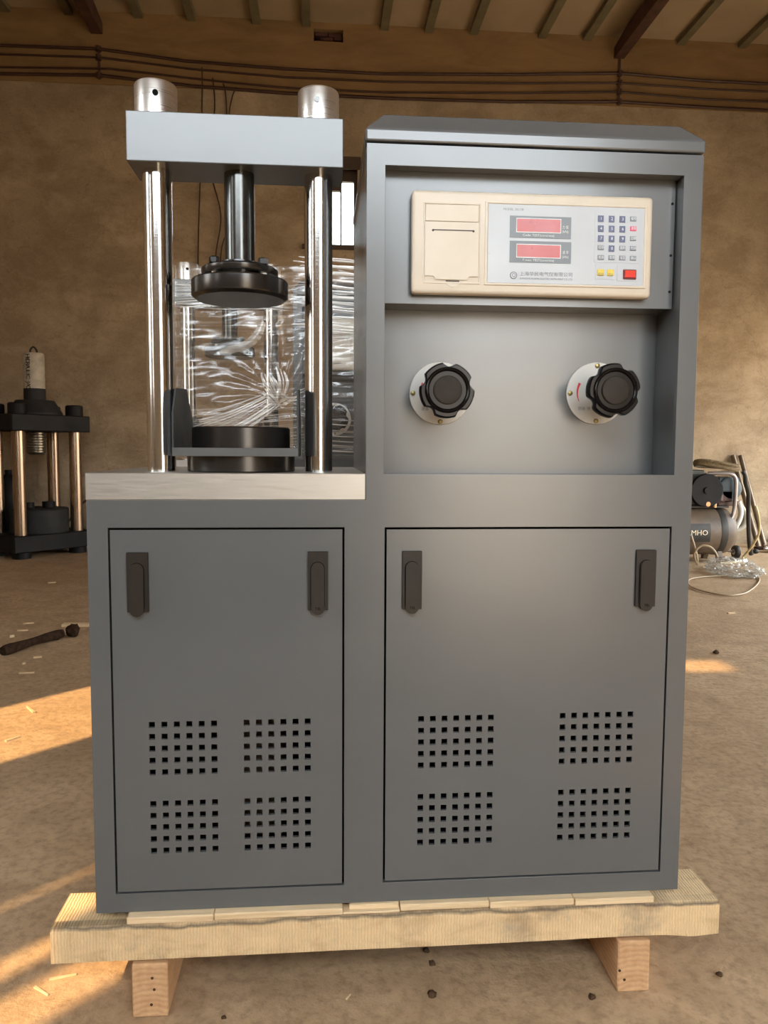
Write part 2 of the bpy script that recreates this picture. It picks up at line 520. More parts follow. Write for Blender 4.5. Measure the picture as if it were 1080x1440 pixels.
# slits of the plank shutter in the left wall: the low sun falls through them in stripes
SL = [(-2.70, -2.55), (-2.48, -2.40), (-2.18, -2.157), (-1.1, -.38)]
ys = [-3.4]
for a, b in SL: ys += [a, b]
ys += [YB + .34]
struct('wall_left', wall_x(XL - .012, XL, ys, [0, 1.3, 3.25, ZR], lambda i, j: not (j == 1 and i in (1, 3, 5, 7))), 'wall')
struct('wall_right', wall_x(XR, XR + .2, [YF - .3, -.6, 6.0, YB + .34], [0, 2.25, ZR], lambda i, j: (i, j) != (1, 0)), 'wall')  # unseen opening, added to brighten the floor and the right of the back wall
# unseen door and upper openings, added and sized for the enamel's reflections
bm = BM()
grid_plate(bm, [XL - .012, -1.3, .95, 2.0, 6.1], [0, 2.3, 3.6, ZR], lambda i, j: (i, j) not in ((2, 0), (1, 1), (2, 1)), YF - .3, YF)
struct('wall_front', bm, 'wall')

# roof sheet with one slipped panel, ribs and two rafters
bm = BM()
HX0, HX1, HY0, HY1 = -2.58, -2.30, -2.62, -2.40
def roof_solid(i, j): return not (i == 1 and j == 1)
grid_plate(bm, [-3.6, HX0, HX1, 6.1], [YF - .3, HY0, HY1, YB + .34], roof_solid, ZR, ZR + .06)
bmesh.ops.transform(bm, matrix=Matrix(((1, 0, 0, 0), (0, 0, 1, 0), (0, 1, 0, 0), (0, 0, 0, 1))), verts=bm.verts)
ceiling = struct('ceiling', bm, 'roof')
for x in (-2.45, -1.90, -1.28, -.80, -.21, .25, .98, 1.40, 1.83, 2.49, 2.93, 3.86, 4.48, 5.1, 5.7, 6.3):
    obj('roof_rib', bx(x - .038, x + .038, -2.2 if x < -2.4 else YF, YB - .02, ZR - .05, ZR), 'purlin', ceiling)
for i, x in enumerate((-1.655, 3.255)):
    bm = BM()
    prism(bm, [(YB - .013, ZR - .20), (YB - .013, ZR - .10), (YB - .35, ZR - .051), (YF, ZR - .051), (YF, ZR - .16), (YB - .35, ZR - .20)], 'x', x - .05, x + .05)
    o = obj('rafter', bm, 'rust', ceiling)

# window: frame, mullions and panes in the opening of the back wall
wn_ = thing('window_1', ((WX0 + WX1) / 2, YB + .1, WZ0), 'small bright window high in the brown back wall', 'window')
wn_['kind'] = 'structure'
def wloc(b): return b
hx = (WX1 - WX0) / 2; hz = WZ1 - WZ0
bm = BM()
us = [-hx, -hx + .045, .005, .02, hx - .035, hx]; ws = [0, .04, hz - .27, hz - .19, hz - .18, hz]
us = [-hx, -hx + .045, .09, .105, hx - .033, hx]
ws = [0, .045, hz - .27, hz - .18, hz]
def wsolid(i, j):
    if i in (0, 2, 4) or j in (0, 3): return True
    if i == 1 and j == 2: return True
    return False
grid_plate(bm, us, ws, wsolid, 0, .05)
obj('window_frame', bm, 'win_frame', wn_)
obj('pane', bx(-hx + .045, .09, .022, .028, .045, hz - .27), 'pane', wn_)
obj('pane', bx(.105, hx - .033, .022, .028, .045, hz - .18), 'pane', wn_)
obj('lintel', bx(-hx - .03, hx + .03, -.112, -.09, hz - .10, hz + .015), 'win_frame', wn_)
obj('window_sill', bx(-hx - .02, hx + .03, -.125, -.05, -.03, .012), 'win_frame', wn_)

# ================================================================ THE MACHINE
W_CAB = .446; DEP = .47
ZB, ZT = .6885, .7322          # under and top of the table slab
ZRB, ZRT = .731, 1.2217        # recess opening
ZLID, ZTOP = 1.255, 1.2776
DR = [(.0324, .4114, .0321, .6437), (.4776, .9669, .0336, .6433)]
RL, RR = .4758, .9678

def hole_door(name, x0, x1, z0, z1, cols, ncol, rows):
    """door leaf of sheet metal with punched square holes"""
    g = .0035; h = .0049; p = .0201
    us = {x0 + g, x1 - g}; ws = {z0 + g, z1 - g}
    hu = []; hw = []
    for c0 in cols:
        for k in range(ncol):
            cx = c0 + k * (p if ncol == 6 else .0199)
            us |= {cx - h, cx + h}; hu.append((cx - h, cx + h))
    for r0 in rows:
        for k in range(5):
            cz = r0 - k * p
            ws |= {cz - h, cz + h}; hw.append((cz - h, cz + h))
    us = sorted(us); ws = sorted(ws)
    iu = {us.index(a) for a, b in hu}; iw = {ws.index(a) for a, b in hw}
    bm = BM()
    grid_plate(bm, us, ws, lambda i, j: not (i in iu and j in iw), .0, .006)
    return bm

def make_machine():
    root = thing('compression_testing_machine', (0, 0, Z0), 'grey testing machine with two steel columns, cream control unit and two black handwheels, in front', 'testing machine')
    T = .012
    # ---- front frame: one sheet with two door openings and the recess
    xs = sorted({0, DR[0][0], DR[0][1], W_CAB, DR[1][0], RL, RR, DR[1][1], 1.0})
    zs = sorted({0, DR[0][2], DR[1][2], DR[0][3], DR[1][3], ZB, ZRB, ZRT, ZLID})
    def solid(i, j):
        x = (xs[i] + xs[i + 1]) / 2; z = (zs[j] + zs[j + 1]) / 2
        if z > ZB and x < W_CAB: return False
        for a, b, c, d in DR:
            if a < x < b and c < z < d: return False
        return not (RL < x < RR and ZRB < z < ZRT)
    obj('front_frame', grid_plate(BM(), xs, zs, solid, 0, T), 'paint', root, bevel=.003, segs=3)
    obj('side_panel', bx(0, T, T, DEP, 0, ZB), 'paint', root)
    obj('side_panel', bx(1 - T, 1, T, DEP, 0, ZLID), 'paint', root)
    obj('side_panel', bx(W_CAB, W_CAB + T, T, DEP, ZB, ZLID), 'paint', root)
    obj('back_panel', prism(BM(), [(T, 0), (1 - T, 0), (1 - T, ZLID), (W_CAB + T, ZLID), (W_CAB + T, ZB), (T, ZB)], 'y', DEP - T, DEP), 'paint', root)
    obj('bottom_panel', bx(T, 1 - T, T, DEP - T, .0, T), 'interior', root)
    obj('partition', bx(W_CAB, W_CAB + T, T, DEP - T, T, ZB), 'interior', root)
    obj('hole_backing', bx(T + .001, 1 - T - .001, DEP - T - .004, DEP - T - .001, T + .001, ZB - .001), 'interior', root)  # near-black sheets added inside so the punched door holes stay black
    obj('hole_backing', bx(T + .001, T + .004, T + .006, DEP - T - .005, T + .001, ZB - .001), 'interior', root)
    obj('hole_backing', bx(1 - T - .004, 1 - T - .001, T + .006, DEP - T - .005, T + .001, ZB - .001), 'interior', root)
    obj('oil_tank', bx(.205, .30, .22, .40, T, .335), 'tank_brown', root, bevel=.006)
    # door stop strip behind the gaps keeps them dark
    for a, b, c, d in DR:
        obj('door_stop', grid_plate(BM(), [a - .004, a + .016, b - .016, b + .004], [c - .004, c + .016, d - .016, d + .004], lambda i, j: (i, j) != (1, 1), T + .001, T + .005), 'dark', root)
    # lid: a lip and a hipped sheet
    bm = BM()
    e = .002
    prof = [(0, ZLID + .003), (0, ZTOP), (.031, ZTOP + .034)]
    rings = []
    for ins, z in prof:
        rings.append([bm.verts.new(p) for p in ((W_CAB - e + ins, -e + ins, z), (1 + e - ins, -e + ins, z), (1 + e - ins, DEP + e - ins, z), (W_CAB - e + ins, DEP + e - ins, z))])
    for A, B in zip(rings, rings[1:]):
        for k in range(4): bm.faces.new((A[k], A[(k + 1) % 4], B[(k + 1) % 4], B[k]))
    bm.faces.new(rings[0][::-1]); bm.faces.new(rings[-1])
    obj('lid', bm, 'paint', root, bevel=.003, segs=2)
    # ---- recess: upper control sheet, lower valve sheet and lining
    YU, YL_ = .0287, .0933
    obj('control_sheet', prism(BM(), [(YU, 1.0115), (YU, ZRT + .012), (YU + .004, ZRT + .012), (YU + .004, 1.0155), (YL_ - .001, 1.0155), (YL_ - .001, 1.0115)], 'x', RL + .001, RR - .001), 'paint', root)
    obj('valve_sheet', bx(RL - .006, RR + .006, YL_, YL_ + .003, ZRB - .012, 1.03), 'paint', root)
    obj('recess_lining', bx(RL - .004, RL - .001, T, YL_ - .001, ZRB - .004, ZRT + .004), 'paint', root)
    obj('recess_lining', bx(RR + .001, RR + .004, T, YL_ - .001, ZRB - .004, ZRT + .004), 'paint', root)
    obj('recess_floor', bx(RL - .001, RR + .001, T, YL_ - .001, ZRB - .004, ZRB - .001), 'paint', root)
    obj('recess_top', bx(RL - .001, RR + .001, T, YU - .001, ZRT + .001, ZRT + .004), 'paint', root)
    for z in (1.185, 1.10, 1.04):
        obj('rivet', cyl(BM(), (RR - .006, YU - .0012, z), .0022, .0012, 'y', 10), 'dark', root)
    # ---- doors
    cols = [((.0962, .25), 6, (.319, .185)), ((.541, .785), 7, (.3185, .183))]
    lx = [[(.0635, .0940), (.3530, .3830)], [(.5088, .5378), (.9064, .9375)]]
    for di, (a, b, c, d) in enumerate(DR):
        co, nc, ro = cols[di]
        door = obj('door', hole_door('door', a, b, c, d, co, nc, ro), 'paint', root)
        for k, (l0, l1) in enumerate(lx[di]):
            za, zb = .5090, .6025
            cxl = (l0 + l1) / 2; hw = (l1 - l0) / 2
            bm = BM()
            prism(bm, [(l0, za), (l1, za), (l1, zb), (l0, zb)], 'y', -.006, -.0002)
            lk = obj('lock_plate', bm, 'lock', door, bevel=.0016)
            obj('lock_outline', bx(l0 - .0012, l1 + .0012, -.0009, -.0001, za - .0010, zb + .0014), 'dark', door)  # thin black outline behind the lock plate
            # dark groove round the swing lever, then the lever
            def pill(w, z0, z1):
                pts = []
                for q in range(13): pts.append((cxl - .0005 + w * math.cos(PI * q / 12), z1 - w + w * math.sin(PI * q / 12)))
                for q in range(13): pts.append((cxl - .0005 - w * math.cos(PI * q / 12), z0 + w - w * math.sin(PI * q / 12)))
                return pts
            obj('lock_groove', prism(BM(), pill(.0116, .5045, .5880), 'y', -.0066, -.0058), 'dark', door)
            obj('lock_lever', prism(BM(), pill(.0094, .5022, .5860), 'y', -.0125, -.0062), 'lock', door, bevel=.0014)
            if (di, k) in ((0, 1), (1, 0), (1, 1)):
                lettering('T8L', cxl, .5110, -.0129, .0065, 'dark', door)
    # ---- table, columns, crosshead
    obj('table_slab', bx(-.0007, W_CAB - .0006, -.0014, DEP, ZB, ZT), 'ground', root, bevel=.0012)
    YC = .097
    XC = (.1006, .3695)
    for x in XC:
        obj('column', lathe(BM(), [(.0236, 0), (.0236, .575)], (x, YC, ZT - .002), 'z', 64), 'chrome', root, smooth=40)
        bm = BM()
        lathe(bm, [(.0345, 0), (.0345, .056), (.0335, .0580), (.0285, .0585), (.026, .056)], (x, YC, 1.3103), 'z', 64)
        obj('column_nut', bm, 'cap', root, smooth=40)
        dx = .006 if x < .2 else -.002
        obj('tommy_hole', lathe(BM(), [(.0046, 0), (.0046, .0026)], (x + dx, YC - .0362, 1.345), 'y', 20), 'dark' if x < .2 else 'spindle', root, smooth=40)
    obj('crosshead', bx(.0618, .4104, .0485, .1456, 1.2318, 1.3103), 'paint', root, bevel=.0015, segs=2)
    # ---- spindle with the upper platen
    XM = .2362
    obj('spindle', lathe(BM(), [(.0252, 0), (.0252, .165)], (XM, YC, 1.0720), 'z', 64), 'spindle', root, smooth=40)
    fl = obj('platen_flange', lathe(BM(), [(.0625, 0), (.0645, .003), (.0645, .010), (.061, .013), (.034, .0135), (.033, .022), (.026, .022)], (XM, YC, 1.0632), 'z', 64), 'black_steel', root, smooth=35)
    for k in range(4):
        a = PI / 4 + k * PI / 2 + .04
        x, y = XM + .0565 * math.cos(a), YC + .052 * math.sin(a)
        obj('bolt_shank', cyl(BM(), (x, y, 1.0545), .0062, .009, 'z', 6), 'bolt', fl, smooth=40)
        obj('bolt_head', lathe(BM(), [(.0085, 0), (.0085, .008), (.0068, .010)], (x, y, 1.0768), 'z', 6), 'black_steel', fl)
    obj('spring_ring', lathe(BM(), [(.044, 0), (.044, .009)], (XM, YC, 1.0545), 'z', 48), 'spindle', root, smooth=40)
    up = obj('upper_platen', lathe(BM(), [(.074, 0), (.0805, .0045), (.0815, .007), (.0815, .0285), (.080, .031), (.058, .0315)], (XM, YC, 1.0235), 'z', 72), 'black_steel', root, smooth=30)
    # ---- lower platen and chip tray with side guards
    obj('lower_base', lathe(BM(), [(.090, 0), (.0915, .002), (.0915, .027), (.088, .030)], (XM, YC, ZT), 'z', 72), 'black_steel', root, smooth=30)
    obj('lower_platen', lathe(BM(), [(.0835, 0), (.0835, .043), (.0815, .0455)], (XM, YC, ZT + .030), 'z', 72), 'black_steel', root, smooth=30)
    z0, z1 = .7590, .7725
    xl, xr = .1365, .3365
    obj('tray_front', bx(xl, xr, -.006, -.002, z0, z1), 'paint', root, bevel=.0006)
    # the tray bottom leaves the platen through a round gap: two wings
    obj('tray_wing', bx(xl, xl + .012, -.002, .185, z0, z0 + .003), 'paint', root)
    obj('tray_wing', bx(xr - .012, xr, -.002, .185, z0, z0 + .003), 'paint', root)
    for x, zs_ in ((xl, (.7725, .826, .868, .877, .830)), (xr - .003, (.7725, .826, .868, .877, .830))):
        bm = prism(BM(), [(-.0055, z0 + .001), (-.0055, .8265), (.022, .868), (.125, .874), (.185, .822), (.185, z0 + .001)], 'x', x + .0004, x + .003)
        obj('side_guard', bm, 'paint_dark', root, bevel=.0005)
    # ---- control unit
    FY = .005
    cu = obj('control_unit', box(BM(), .5195, .9205, FY + .0015, YU - .0005, 1.0245, 1.1885), 'cream', root, bevel=.007, segs=4, smooth=50)
    # rim of the right half and faceplate set into it
    obj('face_rim', grid_plate(BM(), [.6385, .6435, .9050, .9100], [1.0395, 1.0435, 1.1690, 1.1730], lambda i, j: (i, j) != (1, 1), FY - .0005, FY + .004), 'cream', cu, bevel=.001)
    obj('faceplate', bx(.6437, .9048, FY + .0004, FY + .003, 1.0437, 1.1688), 'face', cu)
    # printer: hatch, tear slot, thumb notch
    obj('printer_frame', grid_plate(BM(), [.5375, .5400, .6290, .6315], [1.0405, 1.0435, 1.1660, 1.1685], lambda i, j: (i, j) != (1, 1), FY + .0002, FY + .003), 'cream', cu, bevel=.0006)
    obj('printer_lid', bx(.5412, .6278, FY - .0008, FY + .003, 1.1385, 1.1650), 'cream', cu, bevel=.0008)
    obj('printer_hatch', prism(BM(), [(.5412, 1.0530), (.5560, 1.0530), (.5585, 1.0475), (.6100, 1.0475), (.6125, 1.0530), (.6278, 1.0530), (.6278, 1.1370), (.5412, 1.1370)], 'y', FY - .0008, FY + .003), 'cream', cu, bevel=.0008)
    obj('paper_slot', bx(.5525, .6205, FY - .0012, FY, 1.1240, 1.1256), 'cream_dark', cu)
    for x in (.5535, .6195):
        obj('slot_end', cyl(BM(), (x, FY - .0016, 1.1240), .0018, .0012, 'y', 12), 'cream_dark', cu)
    pts = [(.5865 - .011, 1.0445)] + [(.5865 + .011 * math.cos(PI + PI * q / 10), 1.0440 + .009 * math.sin(PI + PI * q / 10)) for q in range(11)]
    obj('thumb_notch', prism(BM(), [(.5755, 1.0442)] + [(.5865 - .011 * math.cos(PI * q / 10), 1.0440 - .0085 * math.sin(PI * q / 10)) for q in range(11)][1:-1] + [(.5975, 1.0442)], 'y', FY + .0006, FY + .0016), 'cream', cu)
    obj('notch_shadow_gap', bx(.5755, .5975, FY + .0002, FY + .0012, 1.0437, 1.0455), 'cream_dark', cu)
    # two displays
    for (xa, xb, za, zb), (ra, rb, rc, rd), cap, u1, u2 in (
            ((.6795, .7812, 1.1163, 1.1508), (.6911, .7633, 1.1258, 1.1463), 'Code: TEST(concrete)', '力 值', '(kN)'),
            ((.6800, .7822, 1.0767, 1.1112), (.6919, .7636, 1.0856, 1.1052), 'F-max: TEST(concrete)', '速 率', '(kN/s)')):
        obj('display_surround', bx(xa, xb, FY - .0004, FY + .0006, za, zb), 'disp_grey', cu)
        obj('display_border', grid_plate(BM(), [ra - .0012, ra, rb, rb + .0012], [rc - .0012, rc, rd, rd + .0012], lambda i, j: (i, j) != (1, 1), FY - .0008, FY), 'white_ink', cu)
        obj('red_display', bx(ra, rb, FY - .0006, FY, rc, rd), 'red_win', cu)
        lettering(cap, (ra + rb) / 2, za + .0042, FY - .0007, .0052, 'white_ink', cu, fit=.052)
        lettering(u1, xb - .0095, rc + .0085, FY - .0007, .0060, 'white_ink', cu, fit=.010)
        lettering(u2, xb - .0095, rc + .0015, FY - .0007, .0058, 'white_ink', cu, fit=.010)
    lettering('MODEL  DL-YB', .685, 1.1608, FY + .0001, .0048, 'ink', cu, fit=.033)
    # round emblem and maker's line
    bm = lathe(BM(), [(.0058, 0), (.0058, .0005), (.0047, .0005), (.0047, 0)], (.6870, FY - .0003, 1.0560), 'y', 32)
    obj('emblem_ring', bm, 'ink', cu)
    obj('emblem_face', cyl(BM(), (.6870, FY - .0004, 1.0560), .0047, .0004, 'y', 32), 'face', cu)
    lettering('Q', .6872, 1.0560, FY - .0006, .0085, 'ink', cu)
    lettering('上海华民电气仪有限公司', .7415, 1.0585, FY + .0001, .0074, 'ink', cu, fit=.088)
    lettering('SHANGHAI HUAMIN ELECTRIC INSTRUMENT CO.,LTD', .7415, 1.0513, FY + .0001, .0046, 'ink', cu, fit=.088)
    # keypad
    obj('keypad_field', bx(.8215, .8968, FY - .0002, FY + .0006, 1.0800, 1.1610), 'key_field', cu)
    obj('button_field', bx(.8240, .8572, FY - .0002, FY + .0006, 1.0530, 1.0770), 'key_field', cu)
    obj('switch_field', bx(.8610, .8968, FY - .0002, FY + .0006, 1.0510, 1.0770), 'key_field', cu)
    txt = [['1', '2', '3', '编号'], ['4', '5', '6', '清零'], ['7', '8', '9', '日期'], ['打印', '0', '面积', '时间'], ['校准', '查询', '设定', '确认']]
    for r in range(5):
        for c in range(4):
            kx = .8305 + c * .0182 + r * .0004; kz = 1.1500 - r * .0158
            num = len(txt[r][c]) == 1
            w, h = (.0047, .0050) if num else (.0051, .0036)
            mt = 'navy' if num else ('pinkred' if (r, c) == (1, 3) else 'slate')
            obj('key', bx(kx - w, kx + w, FY - .0014, FY - .0002, kz - h + (.0012 if not num else 0), kz + h + (.0012 if not num else 0)), mt, cu)
            lettering(txt[r][c], kx + .0004, kz + (.0012 if not num else 0), FY - .0016, .0068 if num else .0056, 'white_ink', cu, fit=None if num else .0085)
    for x in (.8325, .8490):
        obj('yellow_button', bx(x - .0056, x + .0056, FY - .0020, FY - .0002, 1.0585, 1.0690), 'yellow', cu, bevel=.0016)
        lettering('起动' if x < .84 else '停止', x, 1.0605, FY - .0023, .0050, 'ink', cu, fit=.009)
    obj('switch_frame', bx(.8705, .8930, FY - .0020, FY - .0002, 1.0538, 1.0695), 'dark_red', cu, bevel=.0006)
    bm = prism(BM(), [(FY - .0018, 1.0560), (FY - .0045, 1.0565), (FY - .0032, 1.0615), (FY - .0048, 1.0672), (FY - .0018, 1.0676)], 'x', .8730, .8906)
    obj('rocker', bm, 'red_switch', cu)
    # ---- two valve handwheels on white dials
    for hxk, hz, kx, kz, ph in ((.5815, .8693, .5795, .8686, .25), (.8615, .8725, .8612, .8712, -.15)):
        dial = obj('valve_dial', lathe(BM(), [(.0545, 0), (.0545, -.0032), (.0535, -.0040)], (hxk, YL_ - .0004, hz), 'y', 64), 'dial', root, smooth=30)
        for a in (90, 180, 270):
            sx, sz = hxk + .0485 * math.cos(math.radians(a)), hz + .0485 * math.sin(math.radians(a))
            obj('dial_screw', lathe(BM(), [(.0042, 0), (.0042, -.0018), (.003, -.0026)], (sx, YL_ - .0044, sz), 'y', 14), 'brass', dial, smooth=40)
        # curved red arrow
        bm = BM()
        q0, q1, n = 150, 205, 10
        outer = []; inner = []
        for i in range(n + 1):
            a = math.radians(q0 + (q1 - q0) * i / n)
            wd = .0028 * (1 - i / n) + .0006
            outer.append((hxk + (.0345 + wd) * math.cos(a), hz + (.0345 + wd) * math.sin(a)))
            inner.append((hxk + (.0345 - wd * .3) * math.cos(a), hz + (.0345 - wd * .3) * math.sin(a)))
        prism(bm, outer + inner[::-1], 'y', YL_ - .0050, YL_ - .0044)
        obj('red_arrow', bm, 'red_ink', dial)
        lettering('回油  快', hxk - .022, hz - .0270, YL_ - .0050, .0065, 'ink', dial, fit=.022) if hxk > .7 else lettering('送油', hxk - .027, hz - .0270, YL_ - .0050, .0065, 'ink', dial, fit=.012)
        obj('valve_stem', cyl(BM(), (kx, .012, kz), .0135, .0775, 'y', 24), 'black_plastic', root, smooth=40)
        def lobes(a, ph=ph):
            t = math.cos(5 * (a - ph))
            return 1 - .15 * max(0, (t - .35) / .65) ** 1.0
        bm = BM()
        lathe(bm, [(.030, .022), (.0430, .021), (.0455, .015), (.0455, .004), (.0428, -.0008)], (kx, 0, kz), 'y', 90, lobes)
        knob = obj('handwheel', bm, 'black_plastic', root, smooth=35)
        obj('handwheel_rim', lathe(BM(), [(.0375, .0), (.0370, -.0045), (.0345, -.0065), (.0315, -.0045), (.0300, .0015)], (kx, 0, kz), 'y', 64), 'black_plastic', knob, smooth=60)
        obj('handwheel_cap', lathe(BM(), [(.0235, 0), (.0235, -.0050), (.0222, -.0062), (.019, -.0066)], (kx, .002, kz), 'y', 48), 'cap_brown', knob, smooth=30)
    return root

# parts that must be recessed are built directly; the wrapped machine behind is a copy of the tree
machine = make_machine()
second = copy_tree(machine)
second.location = (-.160, 1.275, Z0 + .004)
second['label'] = 'second grey testing machine standing behind, wrapped in clear stretch film'
# its ram hangs lower
for ch in children(second):
    if ch.name.split('.')[0] in ('platen_flange', 'upper_platen', 'spring_ring'):
        ch.location.z += .045
    elif ch.name.split('.')[0] == 'spindle':
        ch.scale.z = .73
        ch.location.z = 1.237 * .27

# stretch film round the second machine (thin sheet with real wrinkles)
def film_sheet():
    bm = BM()
    # plan outline at film level, local to the second machine
    plan = [(.02, .30), (.045, .14), (.062, .050), (.10, .028), (.24, .024), (.37, .020), (.44, -.004), (.55, -.008), (.75, -.008), (.95, -.008), (1.004, .02), (1.006, .30)]
    path = smooth_path([(x, y, 0) for x, y in plan], 14)
    nz = 110; rows = []
    knot = Vector((.407, 0, .930))
    for j in range(nz + 1):
        z = .735 + (1.345 - .735) * j / nz
        row = []
        for i, p in enumerate(path):
            d = Vector((p.x - knot.x, 0, z - knot.z))
            ang = math.atan2(d.z, d.x); r = d.length
            w = .0040 * math.sin(ang * 26 + 3 * mnoise.noise(Vector((ang * 2, r * 6, 0)))) * math.exp(-((r - .08) / .12) ** 2)
            w += .0050 * mnoise.noise(Vector((p.x * 5, p.y * 5, z * 26 + p.x * 8)))
            w += .0030 * mnoise.noise(Vector((p.x * 16, p.y * 16, z * 70 - p.x * 14)))
            w += .012 * mnoise.noise(Vector((p.x * 4 + 7, p.y * 4, z * 5)))
            nrm = Vector((0, -1, 0)) if .05 < p.x < 1.0 else Vector((-1 if p.x < .5 else 1, 0, 0))
            q = Vector((p.x, p.y, z)) + nrm * (w + .012)
            row.append(bm.verts.new(q))
        rows.append(row)
    for a, b in zip(rows, rows[1:]):
        for k in range(len(a) - 1): bm.faces.new((a[k], a[k + 1], b[k + 1], b[k]))
    return bm
obj('stretch_film', film_sheet(), 'film', second, smooth=180)
def film_folds():
    bm = BM()
    rnd = random.Random(3)
    def ribbon(pts, w, flat=False):
        pts = smooth_path(pts, 6)
        prev = None
        for i, p in enumerate(pts):
            t = i / (len(pts) - 1)
            ww = w(t) if callable(w) else w * (.25 + .75 * math.sin(PI * min(1, max(0, t * .9 + .05))))
            tn = (pts[min(i + 1, len(pts) - 1)] - pts[max(0, i - 1)]).normalized()
            side = Vector((-tn.z, 0, tn.x))
            a = bm.verts.new(p + side * ww + Vector((0, -.35 * ww, 0))); c = bm.verts.new(p + Vector((0, -.5 * ww, 0))); b = bm.verts.new(p - side * ww)
            if prev:
                bm.faces.new((prev[0], a, c, prev[1])); bm.faces.new((prev[1], c, b, prev[2]))
            prev = (a, c, b)
    # pleats pulled from the gathered knot down to the lower left
    for k in range(22):
        t = k / 21
        x1 = .13 + .05 * t + rnd.uniform(-.02, .02); z1 = .70 - .10 * t + rnd.uniform(-.01, .01)
        x0 = .40 - .05 * (1 - t) + rnd.uniform(-.01, .01); z0 = .775 - .035 * t
        y = -.006 - rnd.uniform(0, .012)
        ribbon([(x0, y, z0), ((x0 + x1) / 2, y - .006, (z0 + z1) / 2 - .012 + rnd.uniform(-.006, .006)), (x1, y, z1)], rnd.uniform(.0007, .0028))
    ribbon([(.385, -.02, .735), (.33, -.024, .700), (.25, -.022, .655), (.16, -.016, .605)], .0042)
    # the bunched knot and tufts above it
    for k in range(18):
        a = math.radians(rnd.uniform(-15, 150)); ln = rnd.uniform(.02, .085)
        x0 = .40 + rnd.uniform(-.03, .04); z0 = .748 + rnd.uniform(-.014, .014)
        ribbon([(x0, -.012, z0), (x0 + .5 * ln * math.cos(a), -.022, z0 + .55 * ln * math.sin(a)), (x0 + ln * math.cos(a), -.012, z0 + ln * math.sin(a))], rnd.uniform(.002, .0055))
    for k in range(7):
        x0 = .345 + .012 * k
        ribbon([(x0, -.010, .845 + rnd.uniform(-.02, .02)), (x0 + .012, -.016, .81), (.39 + .004 * k, -.012, .765)], rnd.uniform(.002, .005))
    # level pleats across the lower front and across the cabinet
    for k in range(26):
        z = .575 + .006 * k + rnd.uniform(-.003, .003)
        ribbon([(.10 + rnd.uniform(0, .1), -.006, z), (.28, -.013, z + .008 + rnd.uniform(-.006, .006)), (.48, -.010, z + .03 + rnd.uniform(-.008, .008))], rnd.uniform(.0005, .0014))
    for k in range(14):
        z = 1.04 + .006 * k + rnd.uniform(-.005, .005)
        ribbon([(.08, -.004, z), (.24, -.012, z + rnd.uniform(-.010, .010)), (.46, -.012, z + rnd.uniform(-.012, .012))], rnd.uniform(.0005, .0018))
    for k in range(26):
        z = 1.20 - .0095 * k + rnd.uniform(-.006, .006)
        x0 = rnd.uniform(.44, .52)
        ribbon([(x0, -.026, z + .01), (x0 + .12, -.030, z + rnd.uniform(-.012, .012)), (x0 + .25, -.028, z - .008)], rnd.uniform(.001, .0050))
    for k in range(9):
        z = .70 - .012 * k + rnd.uniform(-.006, .006)
        ribbon([(.50, -.026, z), (.60, -.030, z - .01), (.74, -.028, z - .014)], rnd.uniform(.0006, .002))
    bmesh.ops.translate(bm, verts=bm.verts, vec=(0, 0, .167))
    return bm
obj('film_fold', film_folds(), 'film_fold', second, smooth=180, kind='stuff')
# film pocket past the ram, its bright reflection built in as milky white
bm = BM()
path = smooth_path([(.215, -.012, 1.073), (.25, -.016, 1.082), (.30, -.020, 1.098), (.335, -.018, 1.130), (.352, -.014, 1.172)], 10)
prev = None
for i, p in enumerate(path):
    t = i / (len(path) - 1)
    w = .006 + .030 * t * (1.25 - t)
    row = [bm.verts.new(p + Vector((-.75 * w * q * t, .010 * q * q, w * q * (1 - .55 * t)))) for q in (-1, -.5, 0, .5, 1)]
    if prev:
        for k in range(4): bm.faces.new((prev[k], prev[k + 1], row[k + 1], row[k]))
    prev = row
M['film_soft'] = mat_film('stretch_film_pocket_sheen', .30, .62, .8)
obj('film_pocket_sheen', bm, 'film_soft', second, smooth=180)
